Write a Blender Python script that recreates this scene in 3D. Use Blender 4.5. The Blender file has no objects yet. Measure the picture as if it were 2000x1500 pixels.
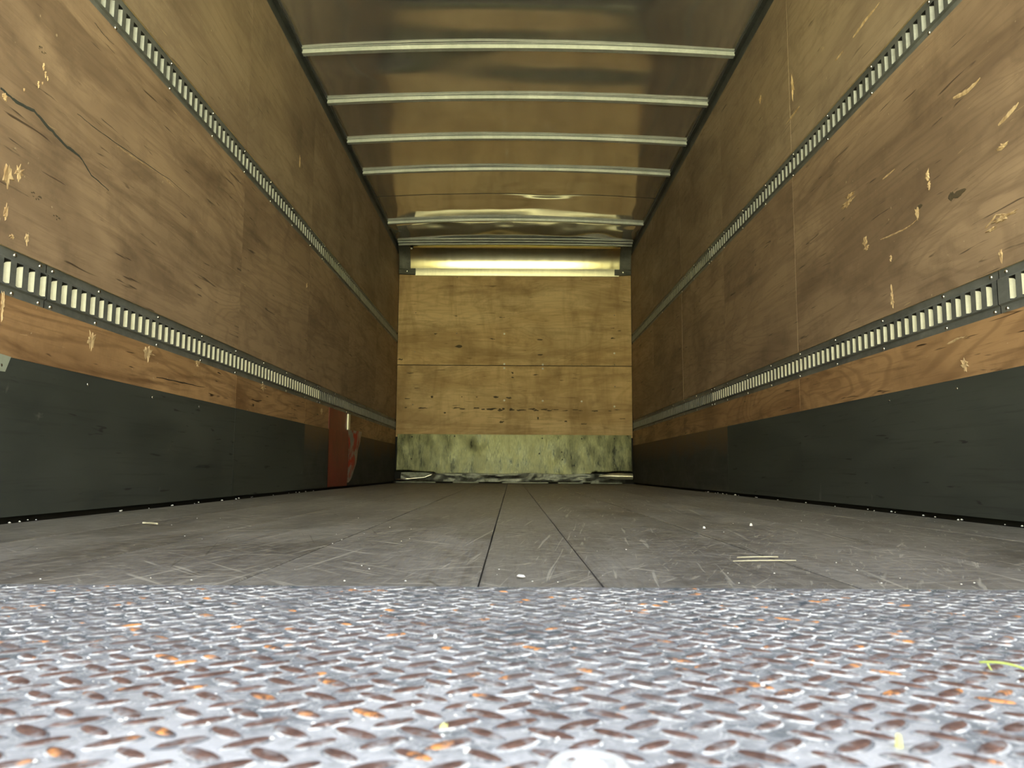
import bpy, math, random
from mathutils import Vector, Matrix, noise
random.seed(7)
R = math.radians
S = bpy.context.scene
col = S.collection

# ------------------------------------------------------------------ camera, sky, sun, exposure
W2 = 1.23            # half of the clear width inside the box
YB = 8.124           # front bulkhead
TAIL = 0.47          # rear edge of the walls and roof: the door frame stands over the tread plate
Y0 = 0.912           # where the wooden floor starts behind the steel tread plate
CAM = Vector((-0.0255, 0.0, 0.1298)); PITCH = 0.1098; ROLL = 0.0058; FPX = 1530.0
_fw = Vector((0, math.cos(PITCH), math.sin(PITCH)))
_r = _fw.cross(Vector((0, 0, 1))).normalized(); _u = _r.cross(_fw)
_r2 = math.cos(ROLL) * _r + math.sin(ROLL) * _u
_u2 = math.cos(ROLL) * _u - math.sin(ROLL) * _r
cam = bpy.data.cameras.new('camera'); camo = bpy.data.objects.new('camera', cam); col.objects.link(camo)
M = Matrix((_r2, _u2, -_fw)).transposed().to_4x4(); M.translation = CAM
camo.matrix_world = M
cam.sensor_width = 36; cam.lens = 36 * FPX / 2000; cam.clip_start = 0.02; cam.clip_end = 400
cam.dof.use_dof = True; cam.dof.focus_distance = 2.2; cam.dof.aperture_fstop = 13
S.camera = camo

SUN_EL, SUN_AZ = 50, 25      # the sun stands ahead of the truck, so its box shades the tread plate
w = bpy.data.worlds.new('sky'); S.world = w; w.use_nodes = True
nt = w.node_tree; bg = nt.nodes['Background']
sky = nt.nodes.new('ShaderNodeTexSky'); sky.sky_type = 'NISHITA'; sky.sun_disc = False
sky.sun_elevation = R(SUN_EL); sky.sun_rotation = R(SUN_AZ); sky.dust_density = 3.0; sky.air_density = 1.0
hs = nt.nodes.new('ShaderNodeHueSaturation'); hs.inputs['Saturation'].default_value = .40      # hazy summer sky
nt.links.new(sky.outputs[0], hs.inputs['Color']); nt.links.new(hs.outputs[0], bg.inputs[0]); bg.inputs[1].default_value = 0.62
sl = bpy.data.lights.new('sun', 'SUN'); sl.energy = 34.0; sl.angle = R(1.5); sl.color = (1, .96, .88)
so = bpy.data.objects.new('sun', sl); col.objects.link(so)
so.rotation_euler = (R(90 - SUN_EL), 0, R(180 - SUN_AZ))
S.view_settings.view_transform = 'Standard'; S.view_settings.look = 'None'
S.view_settings.gamma = 1; S.view_settings.use_curve_mapping = False
S.view_settings.exposure = 1.13
S.cycles.diffuse_bounces = 8; S.cycles.glossy_bounces = 6; S.cycles.max_bounces = 12
S.cycles.sample_clamp_indirect = 12


# ------------------------------------------------------------------ helpers
def wall_at(side, px, py, off=0.0):
    """point of a side wall seen at a pixel of the photograph -> (y, z)"""
    d = _fw + (px - 1000) / FPX * _r2 - (py - 750) / FPX * _u2
    t = (side * (W2 - off) - CAM.x) / d.x
    return CAM.y + t * d.y, CAM.z + t * d.z
def floor_at(px, py, z=0.0):
    d = _fw + (px - 1000) / FPX * _r2 - (py - 750) / FPX * _u2
    t = (z - CAM.z) / d.z
    return CAM.x + t * d.x, CAM.y + t * d.y
def back_at(px, py, y=YB):
    d = _fw + (px - 1000) / FPX * _r2 - (py - 750) / FPX * _u2
    t = (y - CAM.y) / d.y
    return CAM.x + t * d.x, CAM.z + t * d.z

class MB:
    def __init__(s): s.v = []; s.f = []; s.m = []
    def add(s, vs, fs, m=0):
        b = len(s.v); s.v += [tuple(p) for p in vs]
        s.f += [tuple(b + i for i in f) for f in fs]; s.m += [m] * len(fs)
    def box(s, x0, x1, y0, y1, z0, z1, m=0, mm=None):
        """mm: {face: material} with faces -x +x -y +y -z +z"""
        vs = [(x, y, z) for x in (x0, x1) for y in (y0, y1) for z in (z0, z1)]
        fs = [(0, 1, 3, 2), (4, 6, 7, 5), (0, 4, 5, 1), (2, 3, 7, 6), (0, 2, 6, 4), (1, 5, 7, 3)]
        for i, f in enumerate(fs): s.add([vs[j] for j in f], [(0, 1, 2, 3)], m if not mm else mm.get(i, m))
    def grid(s, P, nu, nv, m=0):
        vs = [P(i / nu, j / nv) for i in range(nu + 1) for j in range(nv + 1)]
        fs = [(i * (nv + 1) + j, (i + 1) * (nv + 1) + j, (i + 1) * (nv + 1) + j + 1, i * (nv + 1) + j + 1) for i in range(nu) for j in range(nv)]
        s.add(vs, fs, m)
    def tube(s, pts, r, n=8, m=0):
        pts = [Vector(p) for p in pts]; rings = []
        for i, p in enumerate(pts):
            d = (pts[min(i + 1, len(pts) - 1)] - pts[max(i - 1, 0)]).normalized()
            a = d.orthogonal().normalized() if i == 0 else (rings_a - d * rings_a.dot(d)).normalized()
            rings_a = a; b = d.cross(a); rr = r[i] if isinstance(r, (list, tuple)) else r
            rings.append([p + rr * (math.cos(t) * a + math.sin(t) * b) for t in [2 * math.pi * k / n for k in range(n)]])
        vs = [q for g in rings for q in g]
        fs = [(i * n + k, i * n + (k + 1) % n, (i + 1) * n + (k + 1) % n, (i + 1) * n + k) for i in range(len(pts) - 1) for k in range(n)]
        fs += [tuple(range(n)), tuple((len(pts) - 1) * n + k for k in range(n))]
        s.add(vs, fs, m)
    def dome(s, c, nrm, r, h, n=10, m=0):
        c = Vector(c); nrm = Vector(nrm).normalized(); a = nrm.orthogonal().normalized(); b = nrm.cross(a)
        vs = []
        for q, k in ((1, 0), (.92, .45), (.6, .85)):
            vs += [c + nrm * h * k + r * q * (math.cos(t) * a + math.sin(t) * b) for t in [2 * math.pi * i / n for i in range(n)]]
        vs.append(c + nrm * h)
        fs = [(g * n + i, g * n + (i + 1) % n, (g + 1) * n + (i + 1) % n, (g + 1) * n + i) for g in range(2) for i in range(n)]
        fs += [(2 * n + i, 2 * n + (i + 1) % n, 3 * n) for i in range(n)]
        s.add(vs, fs, m)
    def mesh(s, name, mats, smooth=False):
        me = bpy.data.meshes.new(name); me.from_pydata(s.v, [], s.f)
        for mt in (mats if isinstance(mats, (list, tuple)) else [mats]): me.materials.append(mt)
        for p, k in zip(me.polygons, s.m): p.material_index = k; p.use_smooth = smooth
        me.update(); return me
    def build(s, name, mats, parent=None, smooth=False):
        return put(name, s.mesh(name, mats, smooth), parent)
def put(name, me, parent=None, loc=(0, 0, 0), rz=0):
    o = bpy.data.objects.new(name, me); col.objects.link(o); o.location = loc; o.rotation_euler.z = rz
    if parent: o.parent = parent
    return o
def thing(name, label, cat, group=None, o=None):
    if o is None: o = bpy.data.objects.new(name, None); col.objects.link(o); o.empty_display_size = .05
    o['label'] = label; o['category'] = cat
    if group: o['group'] = group
    return o
def structure(o): o['kind'] = 'structure'; return o

# ------------------------------------------------------------------ materials
class N:
    def __init__(s, name):
        s.mat = bpy.data.materials.new(name); s.mat.use_nodes = True; s.nt = s.mat.node_tree
        s.b = s.nt.nodes['Principled BSDF']
        tc = s.nt.nodes.new('ShaderNodeTexCoord'); s.co = tc.outputs['Object']
        s.oi = s.nt.nodes.new('ShaderNodeObjectInfo')
    def n(s, t, **k):
        x = s.nt.nodes.new(t)
        for a, b in k.items(): setattr(x, a, b)
        return x
    def set(s, sock, v):
        if hasattr(v, 'links') or isinstance(v, bpy.types.NodeSocket): s.nt.links.new(v, sock)
        else: sock.default_value = v
    def math(s, op, a, b=0.0, clamp=False):
        x = s.n('ShaderNodeMath', operation=op, use_clamp=clamp); s.set(x.inputs[0], a); s.set(x.inputs[1], b); return x.outputs[0]
    def shift(s, k=37.0):
        """coordinates moved by a random amount for each object"""
        c = s.n('ShaderNodeCombineXYZ')
        for i, q in enumerate((1, 2.3, 1.7)): s.set(c.inputs[i], s.math('MULTIPLY', s.oi.outputs['Random'], k * q))
        v = s.n('ShaderNodeVectorMath', operation='ADD'); s.set(v.inputs[0], s.co); s.set(v.inputs[1], c.outputs[0]); s.co = v.outputs[0]
    def rot(s, vec, ang):
        m = s.n('ShaderNodeMapping'); s.set(m.inputs[0], vec); m.inputs['Rotation'].default_value = (0, 0, ang); return m.outputs[0]
    def noise(s, sc, scale=1.0, detail=4.0, rough=.55, dist=0.0, vec=None):
        m = s.n('ShaderNodeMapping'); s.set(m.inputs[0], vec or s.co); m.inputs['Scale'].default_value = sc
        x = s.n('ShaderNodeTexNoise'); s.set(x.inputs['Vector'], m.outputs[0]); x.inputs['Scale'].default_value = scale
        x.inputs['Detail'].default_value = detail; x.inputs['Roughness'].default_value = rough; x.inputs['Distortion'].default_value = dist
        return x.outputs[0]
    def band(s, v, a, b):
        x = s.n('ShaderNodeMapRange'); s.set(x.inputs[0], v); x.inputs[1].default_value = a; x.inputs[2].default_value = b; return x.outputs[0]
    def mix(s, f, a, b):
        x = s.n('ShaderNodeMix', data_type='RGBA'); s.set(x.inputs[0], f)
        for k, q in ((6, a), (7, b)):
            s.set(x.inputs[k], q if not isinstance(q, tuple) else (*q[:3], 1))
        return x.outputs[2]
    def bump(s, h, strength=.3, dist=.002):
        x = s.n('ShaderNodeBump'); s.set(x.inputs['Height'], h); x.inputs['Strength'].default_value = strength; x.inputs['Distance'].default_value = dist
        s.nt.links.new(x.outputs[0], s.b.inputs['Normal'])
    def out(s, color=None, rough=.5, metal=0.0, spec=.5):
        if color is not None: s.set(s.b.inputs['Base Color'], color if not isinstance(color, tuple) else (*color[:3], 1))
        s.set(s.b.inputs['Roughness'], rough); s.set(s.b.inputs['Metallic'], metal); s.b.inputs['Specular IOR Level'].default_value = spec
        return s.mat

def plywood(name, dark, mid, light, axis='y', rough=.42, streak=1.0):
    m = N(name); m.shift()
    L = (lambda a, b: (b, a, b)) if axis == 'y' else (lambda a, b: (a, b, b))
    # broad cathedral figure of a rotary cut veneer, then fine fibre, then dirt
    g1 = m.noise(L(.55, 2.6), 1.0, 3, .5, .8)
    rings = m.math('SINE', m.math('MULTIPLY', g1, 105.0))
    g2 = m.noise(L(2.6, 46), 1, 4, .65, .5)
    g3 = m.noise(L(9, 220), 1, 2, .6)
    blot = m.noise(L(.9, 2.2), 1.1, 4, .55, .7)
    patch = m.noise(L(1.1, 7), 1.0, 4, .6, 1.0)
    c = m.mix(m.band(g1, .35, .65), mid, light)
    c = m.mix(m.math('MULTIPLY', m.band(rings, .2, 1.0), .26 * streak), c, dark)
    c = m.mix(m.math('MULTIPLY', m.band(g2, .52, .74), .45 * streak), c, dark)
    c = m.mix(m.math('MULTIPLY', m.band(blot, .46, .66), .55), c, dark)
    c = m.mix(m.math('MULTIPLY', m.band(patch, .54, .66), .5 * streak), c, dark)
    c = m.mix(m.math('MULTIPLY', m.band(g3, .55, .8), .25), c, dark)
    if axis == 'x':      # water stains running down the bulkhead
        st = m.noise((3.4, 1, .7), 1.2, 4, .6, .8)
        c = m.mix(m.math('MULTIPLY', m.band(st, .48, .68), .55), c, dark)
    # short dark checks and pale scuffs
    ck = m.noise(L(5, 70), 1, 2, .5, .6)
    c = m.mix(m.math('MULTIPLY', m.band(ck, .68, .74), .8 * streak), c, tuple(q * .25 for q in dark))
    grime = m.noise((3, 3, 3), 1.6, 6, .7)
    c = m.mix(m.math('MULTIPLY', m.band(grime, .5, .78), .45), c, tuple(q * .45 for q in dark))
    sc = m.noise(L(2.5, 38), 1.2, 3, .6, 2.2, vec=m.rot(m.co, .0))
    c = m.mix(m.math('MULTIPLY', m.band(sc, .70, .745), .5), c, (.52, .38, .22))
    spk = m.noise((1, 1, 1), 55, 1, .5)
    c = m.mix(m.math('MULTIPLY', m.band(spk, .78, .82), .6), c, (.55, .45, .3))
    m.bump(m.math('ADD', m.math('MULTIPLY', g2, .6), m.math('MULTIPLY', g3, .4)), .25, .0015)
    return m.out(c, m.math('ADD', m.math('MULTIPLY', g2, .12), rough), 0, .35)

M_wall = plywood('varnished_plywood', (.125, .082, .055), (.28, .195, .128), (.36, .255, .170), rough=.55)
M_wall_low = plywood('orange_varnished_plywood', (.14, .074, .034), (.34, .20, .098), (.43, .265, .135), rough=.5, streak=1.5)
M_wall_up = plywood('haze_greyed_plywood', (.15, .105, .072), (.29, .215, .150), (.36, .275, .195), rough=.6, streak=.7)  # lens haze over the top row is greyed into this wood colour
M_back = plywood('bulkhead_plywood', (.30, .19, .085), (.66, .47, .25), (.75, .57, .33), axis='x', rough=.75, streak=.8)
m = N('raw_ply_edge'); M_edge = m.out(m.mix(m.noise((1, 1, 1), 30), (.42, .30, .16), (.66, .52, .32)), .8)
m = N('splintered_wood'); m.shift(); M_chip = m.out(m.mix(m.band(m.noise((60, 60, 18), 1, 4), .35, .65), (.34, .22, .11), (.64, .48, .28)), .8)

m = N('charcoal_paint'); m.shift()
g = m.noise((60, 2.2, 60), 1, 4, .65, .3); b = m.noise((3, 1.2, 4), 1.3, 5, .65); k = m.noise((60, 6, 60), 1, 2, .5, .5)
c = m.mix(m.band(b, .35, .7), (.030, .035, .031), (.052, .058, .050))
c = m.mix(m.math('MULTIPLY', m.band(g, .55, .75), .5), c, (.014, .015, .014))
c = m.mix(m.math('MULTIPLY', m.band(k, .68, .73), .8), c, (.008, .008, .008))
c = m.mix(m.math('MULTIPLY', m.band(m.noise((14, 5, 3), 1.4, 4, .7, 1.), .68, .78), .5), c, (.16, .16, .13))
m.bump(g, .25, .0012); M_paint = m.out(c, m.band(b, -.9, .9), 0, .35)

m = N('worn_charcoal_paint'); m.shift()
g = m.noise((60, 2.2, 60), 1, 4, .65, .3); b = m.noise((4, 2.5, 5), 1.2, 5, .7, .6)
sep = m.n('ShaderNodeSeparateXYZ'); tcw = m.n('ShaderNodeNewGeometry'); m.set(sep.inputs[0], tcw.outputs['Position'])
edge = m.band(m.math('ADD', sep.outputs[2], m.math('MULTIPLY', m.math('SUBTRACT', b, .5), .28)), .22, .40)
c = m.mix(m.math('MULTIPLY', edge, .9), m.mix(g, (.026, .029, .026), (.055, .058, .05)), (.15, .095, .046))
m.bump(g, .25, .0012); M_paintworn = m.out(c, m.band(b, -.9, .9), 0, .35)

def metal(name, a, b, rough, metal_=1.0, scale=6.0, stretch=(1, 1, 1), bump=0, r2=None):
    m = N(name); m.shift()
    n1 = m.noise(stretch, scale, 5, .65, .4); n2 = m.noise(stretch, scale * 7, 3, .6)
    c = m.mix(m.band(m.math('ADD', m.math('MULTIPLY', n1, .7), m.math('MULTIPLY', n2, .3)), .35, .65), a, b)
    if bump: m.bump(n2, bump, .001)
    rr = rough if r2 is None else m.math('ADD', m.math('MULTIPLY', m.band(n1, .3, .7), r2 - rough), rough)
    return m.out(c, rr, metal_, .5)
M_track = metal('grimy_galvanised_steel', (.085, .092, .09), (.18, .192, .19), .5, .25, 9, (1, .5, 1), .15)
M_pocket = metal('dark_slot_recess', (.010, .010, .010), (.02, .02, .02), .8, 0)
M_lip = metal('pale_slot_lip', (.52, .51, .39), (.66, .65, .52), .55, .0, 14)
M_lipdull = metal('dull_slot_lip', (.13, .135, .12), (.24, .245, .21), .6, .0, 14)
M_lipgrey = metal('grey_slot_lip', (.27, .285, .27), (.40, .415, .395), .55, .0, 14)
M_white = metal('painted_light_white', (.85, .85, .80), (.92, .92, .88), .5, 0, 10)  # white colour paints in screw-head glints and daylight in one small hole
M_screw = metal('bright_screw', (.55, .55, .5), (.75, .74, .68), .25, 1, 30)
M_bow = metal('galvanised_bow', (.38, .42, .43), (.56, .60, .61), .42, .2, 8)
M_rail = metal('dull_blue_grey_rail', (.075, .085, .092), (.13, .145, .15), .5, .5, 6)
M_roof = metal('aluminium_roof_sheet', (.68, .68, .68), (.80, .79, .78), .06, .82, 1.2, (1, .6, 1), 0, .15)
M_cove = metal('bright_aluminium_cove', (.86, .80, .50), (.92, .87, .58), .13, 1, 3, (6, 1, 1), 0, .22)
M_flash = metal('pale_aluminium_flashing', (.74, .73, .58), (.86, .84, .68), .42, .8, 10, (4, 1, 1))
M_kick = metal('scuffed_kick_sheet', (.022, .025, .018), (.155, .158, .092), .22, 1, 5, (3.5, 1, .8), .3, .50)
M_crump = metal('crumpled_sheet', (.05, .055, .05), (.22, .23, .20), .34, .9, 7, (1, 1, 1), 0, .55)
M_dark = metal('black_gap', (.006, .006, .006), (.012, .012, .012), .8, 0)
M_seal = metal('shell_underside', (.03, .03, .03), (.05, .05, .05), .8, 0)
m = N('brown_black_scuff'); m.shift(); M_mark = m.out(m.mix(m.noise((40, 40, 90), 1, 4), (.04, .033, .022), (.13, .095, .052)), .8)
m = N('red_paint'); m.shift(); n1 = m.noise((5, 5, 3), 2, 5, .6, .4)
M_red = m.out(m.mix(m.band(n1, .3, .7), (.12, .010, .006), (.22, .018, .010)), .45)
m = N('chipped_red_sheet'); m.shift(); n1 = m.noise((14, 14, 7), 1.3, 4, .6, .6)
M_redchip = m.out(m.mix(m.band(n1, .46, .56), (.26, .032, .016), (.32, .33, .29)), .4, m.math('MULTIPLY', m.band(n1, .46, .56), .7))

# floor boards: grey, scratched in every direction
m = N('weathered_floor_wood'); m.shift(3.0)
g = m.noise((45, 1.6, 1), 1, 5, .65, .3); b = m.noise((2.5, 1.1, 1), 1.2, 5, .65, .6); f = m.noise((260, 9, 1), 1, 2, .6)
c = m.mix(m.band(b, .34, .68), (.085, .078, .066), (.20, .19, .168))
c = m.mix(m.math('MULTIPLY', m.band(g, .52, .74), .55), c, (.045, .038, .030))
c = m.mix(m.math('MULTIPLY', m.band(f, .5, .8), .35), c, (.05, .043, .035))
for ang, sx, sy, lo in ((.5, 95, 5, .69), (-.7, 80, 4, .70), (1.2, 70, 4, .71), (-1.45, 90, 5, .70), (.12, 120, 3, .68)):
    s_ = m.noise((sx, sy, 1), 1, 2, .5, .7, vec=m.rot(m.co, ang))
    c = m.mix(m.math('MULTIPLY', m.band(s_, lo - .03, lo + .03), .55), c, (.42, .40, .33))
s_ = m.noise((60, 3, 1), 1, 2, .5, .9, vec=m.rot(m.co, -.3))
c = m.mix(m.math('MULTIPLY', m.band(s_, .69, .74), .6), c, (.03, .026, .02))
for ang, sx, sy, lo in ((.35, 210, 14, .64), (-.95, 190, 12, .65), (1.35, 230, 16, .64), (.9, 170, 10, .66)):
    s_ = m.noise((sx, sy, 1), 1, 2, .5, .8, vec=m.rot(m.co, ang))
    c = m.mix(m.math('MULTIPLY', m.band(s_, lo, lo + .07), .5), c, (.40, .38, .31))
fz = m.noise((1, 1, 1), 42, 5, .75, .5); c = m.mix(m.math('MULTIPLY', m.band(fz, .5, .72), .4), c, (.32, .30, .25)); c = m.mix(m.math('MULTIPLY', m.band(fz, .48, .3), .45), c, (.05, .045, .036))
m.bump(m.math('ADD', g, f), .3, .0015)
M_floor = m.out(c, m.math('ADD', m.math('MULTIPLY', b, .35), .36), 0, .5)

# tread plate: dusty grey steel
m = N('dusty_tread_steel')
b = m.noise((1, 1, 1), 9, 6, .7, .6); d = m.noise((1, 1, 1), 60, 4, .7, .4); e = m.noise((1, 1, 1), 2.2, 4, .6)
c = m.mix(m.band(m.math('ADD', m.math('MULTIPLY', b, .45), m.math('MULTIPLY', d, .55)), .43, .57), (.055, .075, .086), (.25, .256, .265))
c = m.mix(m.math('MULTIPLY', m.band(e, .45, .7), .35), c, (.36, .36, .35))
for sc_, lw in ((22, .010), (48, .013)):
    r_ = m.math('ABSOLUTE', m.math('SUBTRACT', m.noise((1, 1, 1), sc_, 3, .6, .8), .5))
    c = m.mix(m.math('MULTIPLY', m.band(r_, lw, 0), .75), c, (.62, .62, .60))
sp = m.noise((1, 1, 1), 330, 1, .5)
c = m.mix(m.math('MULTIPLY', m.band(sp, .70, .76), .8), c, (.75, .75, .73))
m.bump(d, .35, .001)
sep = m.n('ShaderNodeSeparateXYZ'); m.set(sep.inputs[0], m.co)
painted_daylight = m.band(m.math('ADD', sep.outputs[1], m.math('MULTIPLY', m.math('SUBTRACT', e, .5), .5)), .66, .34)       # paler towards the outer edge: stronger daylight there put into the colour
c = m.mix(m.math('MULTIPLY', painted_daylight, m.math('ADD', .18, m.math('MULTIPLY', m.band(b, .38, .58), .62))), c, (.62, .62, .61))
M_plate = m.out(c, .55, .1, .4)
m = N('rusty_lug_top'); m.shift(91)
b = m.noise((1, 1, 1), 150, 4, .65)
tcw = m.n('ShaderNodeNewGeometry')
big = m.noise((1, 1, 1), 26, 2, .5, vec=tcw.outputs['Position']); zone = m.noise((1, 1, 1), 3.2, 2, .5, vec=tcw.outputs['Position'])
sepl = m.n('ShaderNodeSeparateXYZ'); m.set(sepl.inputs[0], tcw.outputs['Position'])
c = m.mix(m.band(b, .35, .7), (.075, .042, .034), (.19, .105, .080))
worn = m.band(m.math('ADD', sepl.outputs[1], m.math('MULTIPLY', m.math('SUBTRACT', zone, .5), .8)), .46, .70)      # polished grey towards the floor boards
c = m.mix(m.math('MULTIPLY', worn, .85), c, m.mix(b, (.07, .072, .078), (.17, .172, .178)))
c = m.mix(m.band(m.noise((1, 1, 1), 75, 3, .6, vec=tcw.outputs['Position']), .50, .66), c, (.27, .26, .26))
c = m.mix(m.math('MULTIPLY', m.band(big, .61, .67), m.band(b, .44, .56)), c, (.66, .28, .085))
c = m.mix(m.math('MULTIPLY', m.band(b, .66, .74), .7), c, (.55, .50, .46))
M_lug = m.out(c, .5, .1, .5)
m = N('dust_round_lugs'); m.shift(91); b = m.noise((1, 1, 1), 110, 4, .65)
big = m.noise((1, 1, 1), 14, 4, .65)
M_skirt = m.out(m.mix(m.math('MULTIPLY', m.band(b, .36, .60), m.band(big, .36, .56)), (.13, .133, .14), (.62, .62, .60)), .75, 0, .3)
m = N('lawn'); b = m.noise((1, 1, 1), .6, 6, .7); M_lawn = m.out(m.mix(b, (.26, .25, .135), (.40, .385, .215)), .9, 0, .2)
m = N('fresh_grass'); M_grass = m.out(m.mix(m.noise((1, 1, 1), 60), (.50, .62, .10), (.66, .76, .22)), .5)
m = N('dry_leaf'); M_leaf = m.out(m.mix(m.noise((1, 1, 1), 90), (.62, .60, .16), (.78, .74, .36)), .6)
m = N('pale_chip'); M_pale = m.out(m.mix(m.noise((1, 1, 1), 120), (.62, .60, .55), (.82, .81, .77)), .7)
m = N('straw'); M_straw = m.out(m.mix(m.noise((1, 1, 1), 90), (.42, .38, .26), (.62, .58, .42)), .7)
m = N('grey_green_tape'); M_tape = m.out(m.mix(m.noise((1, 1, 1), 40), (.24, .27, .22), (.34, .37, .31)), .5)
M_beadgrey = metal('grey_steel_end', (.06, .065, .06), (.13, .135, .125), .5, .5, 8)

# ------------------------------------------------------------------ large structure
b = MB(); b.grid(lambda u, v: (-90 + 180 * u, -110 + 180 * v, -1.15), 6, 6); structure(b.build('ground', M_lawn))
b = MB()       # trees along the far side of the lawn behind the truck, seen only in the metal
b.grid(lambda u, v: (-70 + 140 * u, -26 - 5 * v ** 2 + 2.5 * noise.noise(Vector((u * 40, v * 4, 0))), -1.2 + 9 * v + 2.5 * v * noise.noise(Vector((u * 22, v, 4)))), 160, 12)
o = b.build('treeline', M_lawn); o['kind'] = 'stuff'; o['label'] = 'trees along the far edge of the lawn'; o['category'] = 'trees'

# floor: slab with separate boards on it
b = MB(); b.box(-1.27, 1.27, Y0 + .004, 8.2, -.06, -.022); flo = structure(b.build('floor', M_seal))
JX = [-1.222, -.927, -.633, -.3485, -.0633, .0812, .3774, .672, .967, 1.222]
for a, c_ in zip(JX, JX[1:]):
    g = .0011 + .0012 * random.random(); z = -.0025 + random.uniform(-.0004, .0003); n = 40
    b = MB(); x0, x1 = a + g, c_ - g
    prof = lambda y: (.0010 * noise.noise(Vector((a * 9, y * 2.2, 0))))
    vs = []
    for i in range(n + 1):
        y = Y0 + .003 + (YB - .01 - Y0) * i / n
        e0 = .0013 * noise.noise(Vector((a * 5, y * 9, 3))); e1 = .0013 * noise.noise(Vector((c_ * 5, y * 9, 8)))
        vs += [(x0 + e0, y, -.0215), (x0 + e0, y, z - .0012), (x0 + e0 + .0025, y, z), (x1 + e1 - .0025, y, z), (x1 + e1, y, z - .0012), (x1 + e1, y, -.0215)]
    fs = [(i * 6 + k, i * 6 + k + 1, i * 6 + k + 7, i * 6 + k + 6) for i in range(n) for k in range(5)] + [(0, 1, 2, 3, 4, 5)]
    b.add(vs, fs); b.build('plank', M_floor, flo)

# side walls: outer shell, then plywood panels in rows between the tracks
ZB, ZL0, ZL1, ZU0, ZU1, ZP = .392, .537, .652, 1.446, 1.5635, 2.395
YS = [TAIL, 3.40, 4.555, 5.71, 6.865, YB - .002]
walls = {}; panels = []
for side, nm in ((-1, 'left'), (1, 'right')):
    X = lambda d: side * (W2 + d)
    b = MB(); xs = sorted((X(.034), X(.085))); b.box(*xs, TAIL, 8.24, -.1, 2.62)
    wl = structure(b.build('wall_' + nm, M_dark)); walls[side] = wl
    for (z0, z1, mt) in ((.012, ZB, 0), (ZB + .0008, ZL0, 1), (ZL1, ZU0, 1), (ZU1, ZP, 1)):
        for i, (y0, y1) in enumerate(zip(YS, YS[1:])):
            red = side < 0 and z1 < ZL0 + .001 and i in (2, 3)
            b = MB(); dx = random.uniform(-.0012, .0006) + (-.0015 if mt == 0 else 0)
            xs = sorted((X(dx), X(.034))); inner = 1 if side < 0 else 0
            yy0, yy1 = y0 + .0007, y1 - .0007
            if red and i == 3: yy0 = 5.77
            b.box(*xs, yy0, yy1, z0, z1, 0, {4: 1, 5: 1})
            mat = (M_paint if i < 2 else M_paintworn) if mt == 0 else (M_wall_low if z1 == ZL0 else M_wall_up if z1 == ZP else M_wall)
            o = b.build('painted_board' if mt == 0 else 'plywood_panel', [mat, M_dark if mt == 0 else M_edge], wl)
            panels.append((side, yy0, yy1, z0, z1, o))
            if mt == 0: o['label'] = 'charcoal painted lower board'
    # dull rail between the top of the plywood and the roof
    b = MB(); xs = sorted((X(.012), X(.034))); b.box(*xs, TAIL, YB, ZP + .001, 2.50)
    xs = sorted((X(.012), X(-.012))); b.box(*xs, TAIL, YB, 2.474, 2.482)
    structure(b.build('trim_1' if side < 0 else 'trim_2', M_rail))

# roof sheet: shallow crown, oil-canned between the bows
def bump2(x, y, cx, cy, rx, ry): return math.exp(-((x - cx) / rx) ** 2 - ((y - cy) / ry) ** 2)
BOWS = [4.21, 4.815, 5.425, 6.02, 7.285]
def roof_z(x, y):
    z = 2.488 + .040 * (1 - (x / 1.24) ** 2)
    a = .004
    z += a * noise.noise(Vector((x * 1.1, y * 1.6, 2.2))) + .0012 * noise.noise(Vector((x * 3.2, y * 3.5, 5)))
    near = math.exp(-((y - 3.2) / .9) ** 2)
    z += .018 * near * noise.noise(Vector((x * .8 + 3, y * 1.5, 9)))
    # buckled sheet over the last bows
    wx = lambda a, c_: 1 / (1 + math.exp(-(x - a) * 14)) / (1 + math.exp((x - c_) * 14))
    edge = 1 + .35 * noise.noise(Vector((x * 4, 2, 0)))
    ya = 6.98 + .05 * noise.noise(Vector((x * 3, 0, 7))) + .06 * max(0, x)
    ramp = (y - 6.74) / (ya - 6.74) if y < ya else (7.285 - y) / (7.285 - ya)
    ramp = max(0, min(1, ramp)); ramp = ramp * ramp * (3 - 2 * ramp) * .4 + ramp * .6
    z -= (.0100 * wx(-.93, .18) + .0095 * wx(.46, 1.05)) * edge * ramp
    z -= .0150 * math.exp(-((y - 6.60) / .085) ** 2) * wx(.12, .42)
    far = max(0, min(1, (y - 7.27) / .08)) * max(0, min(1, (7.86 - y) / .08))
    z += far * (.018 * noise.noise(Vector((x * 2.6 + 1.3, y * 3.2, 7))) + .004 * noise.noise(Vector((x * 6, y * 5, 1))) - .008)
    mid = math.exp(-((y - 4.45) / .35) ** 2)
    z += .010 * mid * (bump2(x, y, .35, 4.45, .5, .18) - bump2(x, y, -.85, 4.5, .3, .16))
    z -= .020 * bump2(x, y, -.1, 3.75, .9, .22)
    return z
b = MB(); b.grid(lambda u, v: (-1.25 + 2.5 * u, TAIL + (7.95 - TAIL) * v, roof_z(-1.25 + 2.5 * u, TAIL + (7.95 - TAIL) * v)), 100, 340)
ceil = structure(b.build('ceiling', M_roof, smooth=True))
b = MB(); b.box(-1.32, 1.32, TAIL, 8.24, 2.60, 2.64); b.build('roof_skin', M_seal, ceil)
b = MB()       # lap of two roof sheets
b.grid(lambda u, v: (-1.23 + 2.46 * u, 6.60 + .028 * v, roof_z(-1.23 + 2.46 * u, 6.6 + .028 * v) - .0015 - .0012 * (1 - v)), 60, 1)
b.build('sheet_lap', M_roof, ceil, True)

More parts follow.
